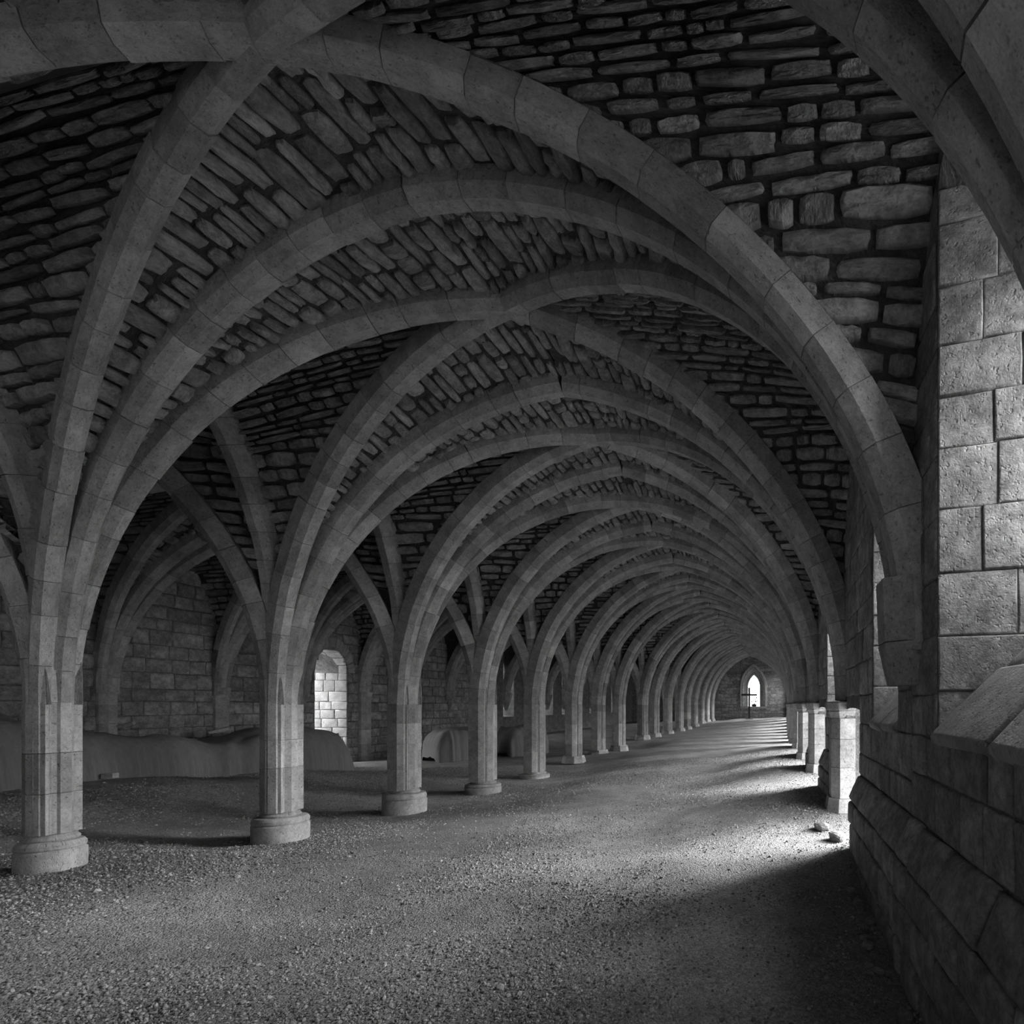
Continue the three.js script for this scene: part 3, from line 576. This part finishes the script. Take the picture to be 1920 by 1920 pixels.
// right wall: the hanging corbel, then responds with moulded capitals
const halfOct = (rad, deep) => [[-rad, 0.08], [-rad, -deep * 0.45], [-rad * 0.5, -deep], [rad * 0.5, -deep], [rad, -deep * 0.45], [rad, 0.08]].map(([a, b]) => [-b, a]);
for (let n = 0; n <= NB; n++) {
  const z = C[n][1], wx = WX(z), r = rng(2600 + n), far = n > 5;
  const hang = n <= 1;
  const fy = floorY(wx, z);
  const o = thing(hang ? 'corbel' : 'respond', n === 0 ? 'corbel hidden beyond the right edge under the overhead ribs' : n === 1 ? 'tapering stone corbel hanging between the two right windows, carrying three ribs' : far ? 'small wall respond far along the right wall' : ['', '', 'sunlit wall respond with moulded capital beside the nearest doorway', 'thin sunlit respond behind the one at the nearest doorway', 'narrow respond just left of the thin sunlit one', 'slim respond where the right wall turns distant'][n], hang ? 'corbel' : 'respond', H(wx, hang ? 0 : fy, z), far ? 'far responds on the right wall' : null);
  // outline in the wall's frame: x into the room (world -x), z along
  const face = (rad, deep) => [[0.1, -rad], [0.1, rad], [-deep * 0.45, rad], [-deep, rad * 0.5], [-deep, -rad * 0.5], [-deep * 0.45, -rad]];
  const orient = (pts) => { let s = 0; for (let i = 0; i < pts.length; i++) { const k = (i + 1) % pts.length; s += pts[i][0] * pts[k][1] - pts[k][0] * pts[i][1]; } return s < 0 ? pts.slice().reverse() : pts; };
  if (hang) {
    part('corbel_block', prism(orient(face(0.2, 0.2)), 0.36, 0.72, 1, 0.94, 0.004), ashlar[2], o);
    part('corbel_block', prism(orient(face(0.188, 0.188)), 0.115, 0.355, 1, 0.76, 0.012), ashlar[1], o);
  } else {
    const b = n === 2 ? 0.23 : 0.2;
    part('capital', prism(orient(face(b * 1.12, 0.2)), -fy - 0.06, -fy + 0.04, 1.05, 1, 0.015), ashlar[2], o);
    part('capital_moulding', prism(orient(face(b * 1.05, 0.19)), -fy - 0.15, -fy - 0.062, 1, 0.86, 0.015), ashlar[3], o);
    let y = 0.12; while (y < -fy - 0.16) { let h = 0.24 + 0.12 * r(); if (-fy - 0.15 - y - h < 0.12) h = -fy - 0.15 - y; part('shaft_block', prism(orient(face(b, 0.16)), y + 0.002, y + h - 0.002), ashlar[3 + Math.floor(r() * 2)], o); y += h; }
    part('base', prism(orient(face(b * 1.15, 0.2)), -0.05, 0.118, 0.95, 1.05, 0.02), ashlar[3], o);
  }
}
for (let n = 0; n <= NB; n++) {
  const z = L[n][1], x = LX(z), fy = floorY(x, z), far = n > 9, shaft = n === 5 || n === 7, r = rng(2800 + n);
  const lab = { 4: 'dark wall respond behind the left heap, nearest the first pier', 5: 'lit octagonal respond on the left wall, standing between the first and second piers', 7: 'pale octagonal respond right of the bright arched doorway', 9: 'short pointed corbel on the left wall seen between third and fourth piers' }[n];
  const o = thing('wall_respond', lab || (n < 4 ? 'respond of the left wall out of sight beyond the first pier' : 'respond of the left wall mostly hidden behind the piers'), 'respond', H(x, shaft || n === 4 ? fy : 0, z), lab ? null : n < 4 ? 'hidden near left responds' : 'left responds behind the piers');
  const ks = LK(n) * 1.15, face = (r1, d1, rad = r1 * ks, deep = d1 * ks) => [[-0.1, -rad], [deep * 0.45, -rad], [deep, -rad * 0.5], [deep, rad * 0.5], [deep * 0.45, rad], [-0.1, rad]];
  if (shaft || n === 4) {
    part('capital', prism(face(0.25, 0.32), -fy + 0.22, -fy + 0.36, 1.04, 0.96, 0.02), ashlar[3], o);
    let y = 0.1; while (y < -fy + 0.2) { let h = 0.3 + 0.2 * r(); if (-fy + 0.22 - y - h < 0.15) h = -fy + 0.22 - y; part('shaft_block', prism(face(0.22, 0.28), y + 0.002, y + h - 0.002), ashlar[2 + Math.floor(r() * 3)], o); y += h; }
    part('base', prism(face(0.27, 0.34), -0.05, 0.1, 0.95, 1, 0.02), ashlar[2], o);
  } else { part('corbel_block', prism(face(0.2, 0.28), 0.1, 0.5, 1, 0.6), ashlar[1], o); part('corbel_tip', prism(face(0.12, 0.17), -0.22, 0.098, 1, 0.3), ashlar[0], o); }
}

// ================================================================== covered heaps, cross and small things
function heap(name, label, a, b, width, height, seed, opt = {}) {
  const r = rng(seed), nu = 70, nv = 30, pos = [], uv = [], idx = [], dir = [b[0] - a[0], b[1] - a[1]], len = Math.hypot(...dir), side = [-dir[1] / len, dir[0] / len];
  const o = thing(name, label, 'covered heap', H((a[0] + b[0]) / 2, floorY((a[0] + b[0]) / 2, (a[1] + b[1]) / 2), (a[1] + b[1]) / 2));
  const k = seed * 1.7;
  for (let i = 0; i <= nu; i++) for (let j = 0; j <= nv; j++) {
    const u = i / nu, v = j / nv * 2 - 1, e = Math.min(1, Math.min(u, 1 - u) * len / 0.35), end = Math.sqrt(Math.max(0, 1 - (1 - e) ** 2));
    const sag = 1 + 0.2 * noise3(u * len * 0.7 + k, 0, 1) + 0.06 * noise3(u * len * 2.2 + k, 4, 1);
    const prof = Math.pow(Math.max(0, 1 - Math.pow(Math.abs(v), opt.pow || 4.5)), 0.5), hh = height * sag * prof * (0.15 + 0.85 * end);
    const fold = 0.03 * Math.sin(u * len * 7 + 4 * noise3(u * 6 + k, v, 2)) * smooth(0.2, 0.9, Math.abs(v)) * (0.9 + 0.9 * noise3(u * len + k, 9, 1)) + 0.07 * noise3(u * len * 2.5 + k, v * 2.5, 3) + 0.03 * Math.abs(noise3(u * len * 5 + k + v, v * 3 - u * 4, 8));
    const w = (width / 2) * v * (0.7 + 0.3 * end) + Math.sign(v) * fold * smooth(0.4, 1, Math.abs(v)) * 1.4;
    const X = a[0] + dir[0] * u + side[0] * w, Z = a[1] + dir[1] * u + side[1] * w, p = H(X, floorY(X, Z) + hh + fold * prof * 0.9 - (j === 0 || j === nv || i === 0 || i === nu ? 0.06 : 0.02), Z);
    pos.push(p.x, p.y, p.z); uv.push(u * len * 4, v * 3);
  }
  for (let i = 0; i < nu; i++) for (let j = 0; j < nv; j++) { const q = i * (nv + 1) + j; idx.push(q, q + nv + 1, q + 1, q + 1, q + nv + 1, q + nv + 2); }
  let g = meshData(pos, uv, idx); g = local(g, o); const ny = g.attributes.normal.getY(Math.floor(nu / 2) * (nv + 1) + nv / 2); if (ny < 0) { for (let i = 0; i < idx.length; i += 3) { const t = idx[i]; idx[i] = idx[i + 1]; idx[i + 1] = t; } g.setIndex(idx); g.computeVertexNormals(); }
  part('tarpaulin', g, M.tarp, o); return o;
}
heap('covered_heap', 'long low heap under a dark tarpaulin stretching behind the first two piers', [10.75, 7.75], [10.1, 12.35], 1.25, 0.8, 11);
heap('covered_heap', 'rounded tarpaulin heap at the left edge behind the nearest pier', [10.7, 6.2], [10.75, 7.7], 1.3, 0.85, 17);
heap('covered_heap', 'boxy draped heap with hanging folds between the third and fourth piers', [9.2, 14.3], [8.55, 15.5], 1.0, 0.74, 23, { pow: 8 });
heap('covered_heap', 'flat-topped covered stack between the fourth and fifth piers', [8.2, 16.0], [7.45, 17.2], 1.0, 0.8, 29, { pow: 9 });
{ // timber offcuts lying on and before the long heap
  const r = rng(66), put = (X, Z, Y, l, w, turn, tilt, label) => { const g = new THREE.BoxGeometry(l, w, w * 1.4); const o = part('timber_offcut', g, M.pale, null); o.position.copy(H(X, floorY(X, Z) + Y, Z)); o.rotation.set(tilt, turn, tilt * 0.6); o.userData = { label, category: 'wood' }; };
  put(10.62, 8.75, 0.8, 0.2, 0.05, 0.4, 0.3, 'pale timber scrap on the left part of the long covered heap');
  put(10.5, 10.1, 0.8, 0.28, 0.05, 0.9, 0.2, 'pale timber scrap on top of the heap below the lit octagonal respond');
  put(10.35, 10.9, 0.79, 0.3, 0.05, 1.2, 0.15, 'timber piece on the heap just left of the second pier');
  put(10.15, 12.1, 0.72, 0.5, 0.06, 0.3, 0.35, 'dark stick poking out over the right end of the long heap');
  put(9.95, 8.0, 0.03, 0.14, 0.07, 0.2, 0, 'small wood block on the ground beside the nearest pier');
  put(9.4, 10.2, 0.03, 0.26, 0.06, 0.5, 0, 'small plank on the ground in front of the long heap');
}
{ // cross in front of the far window
  const Z = 36.2, X = (1450 - 1405) / 1000 * Z, fy = floorY(X, Z);
  const o = thing('cross', 'tall thin dark cross standing in front of the far window', 'cross', H(X, fy, Z));
  const box = (w, h, d, x, y) => { const g = new THREE.BoxGeometry(w, h, d); g.translate(x, y, 0); return g; };
  const hgt = 1.2 - fy; part('post', box(0.13, hgt, 0.12, 0, hgt / 2), M.iron, o); part('crossbar', box(1.08, 0.13, 0.1, 0, 0.70 - fy), M.iron, o); part('foot', box(0.5, 0.06, 0.4, 0, 0.03), M.wood, o);
}
{ // flowers on the far sill
  const r = rng(77), at = H(1.42, -0.11, ZEND + 0.05), o = thing('flower_arrangement', 'small dark flower arrangement on the far window sill', 'flowers', at);
  part('bowl', new THREE.LatheGeometry([[0.01, 0], [0.16, 0], [0.2, 0.1], [0.17, 0.2], [0.01, 0.2]].map(([x, y]) => new THREE.Vector2(x, y)), 14), M.iron, o);
  for (let k = 0; k < 9; k++) { const a = r() * 6.28, h = 0.35 + 0.35 * r(), d = 0.1 + 0.16 * r(); const cv = new THREE.CatmullRomCurve3([V(0, 0.18, 0), V(d * 0.4 * Math.cos(a), h * 0.6, d * 0.4 * Math.sin(a)), V(d * Math.cos(a), h, d * Math.sin(a))]); part('stem', new THREE.TubeGeometry(cv, 5, 0.012, 4), M.leaf, o); const b = new THREE.IcosahedronGeometry(0.05 + 0.03 * r(), 1); b.scale(1, 0.7, 1); b.translate(d * Math.cos(a), h, d * Math.sin(a)); part('bloom', b, M.leaf, o); }
}
{ // fallen stones along the foot of the right wall
  const r = rng(88), base = new THREE.IcosahedronGeometry(1, 2); const variants = [];
  for (let k = 0; k < 5; k++) { const g = base.clone(), p = g.attributes.position; for (let i = 0; i < p.count; i++) { const v = V(p.getX(i), p.getY(i), p.getZ(i)), f = 1 + 0.28 * noise3(v.x * 1.6 + k * 9, v.y * 1.6, v.z * 1.6); p.setXYZ(i, v.x * f, v.y * f, v.z * f); } g.computeVertexNormals(); variants.push(g); }
  const put = (X, Z, s, label, group) => { const o = part('fallen_stone', variants[Math.floor(r() * 5)], pick(wallStone, r)); o.position.copy(H(X, floorY(X, Z) + s * 0.12, Z)); o.scale.set(s, s * 0.55, s * 0.8); o.rotation.y = r() * 6; o.userData = { label, category: 'stone' }; if (group) o.userData.group = group; };
  put(-0.5, 5.55, 0.085, 'flat fallen stone lying in the sunlit patch before the doorway'); put(-0.62, 5.2, 0.1, 'larger fallen stone against the broken end of the plinth');
  for (let k = 0; k < 14; k++) put(-0.56 - 0.08 * r(), 2.5 + 2.6 * r(), 0.02 + 0.03 * r(), 'small loose stone in the dark along the foot of the right wall', 'loose stones by the right wall');
}
{ // ground outside
  const g = structure('ground_outside', 'open ground outside the right wall');
  const a = new THREE.PlaneGeometry(60, 120); a.rotateX(-Math.PI / 2); a.translate(1.9 + 30, EYE - 1.35, -20); part('turf', a, M.grass, g);
  const b = new THREE.PlaneGeometry(60, 120); b.rotateX(-Math.PI / 2); b.translate(-13.0 - 30, EYE - 1.6, -20); part('turf', b, M.grass, g);
  const c = new THREE.PlaneGeometry(60, 60); c.rotateX(-Math.PI / 2); c.translate(-5, EYE - 1.3, -72); part('turf', c, M.grass, g);
}
if (globalThis.DEBUG) for (let n = 0; n < 6; n++) { const q = (h) => { const s = shown(h.pts[h.pts.length - 1]); return [Math.round(s.x), Math.round(s.y)]; }; console.log(n, 'T', q(Tr[n][0]), 'X', q(Dr[n][0][0])); }
renderer.render(scene, camera);
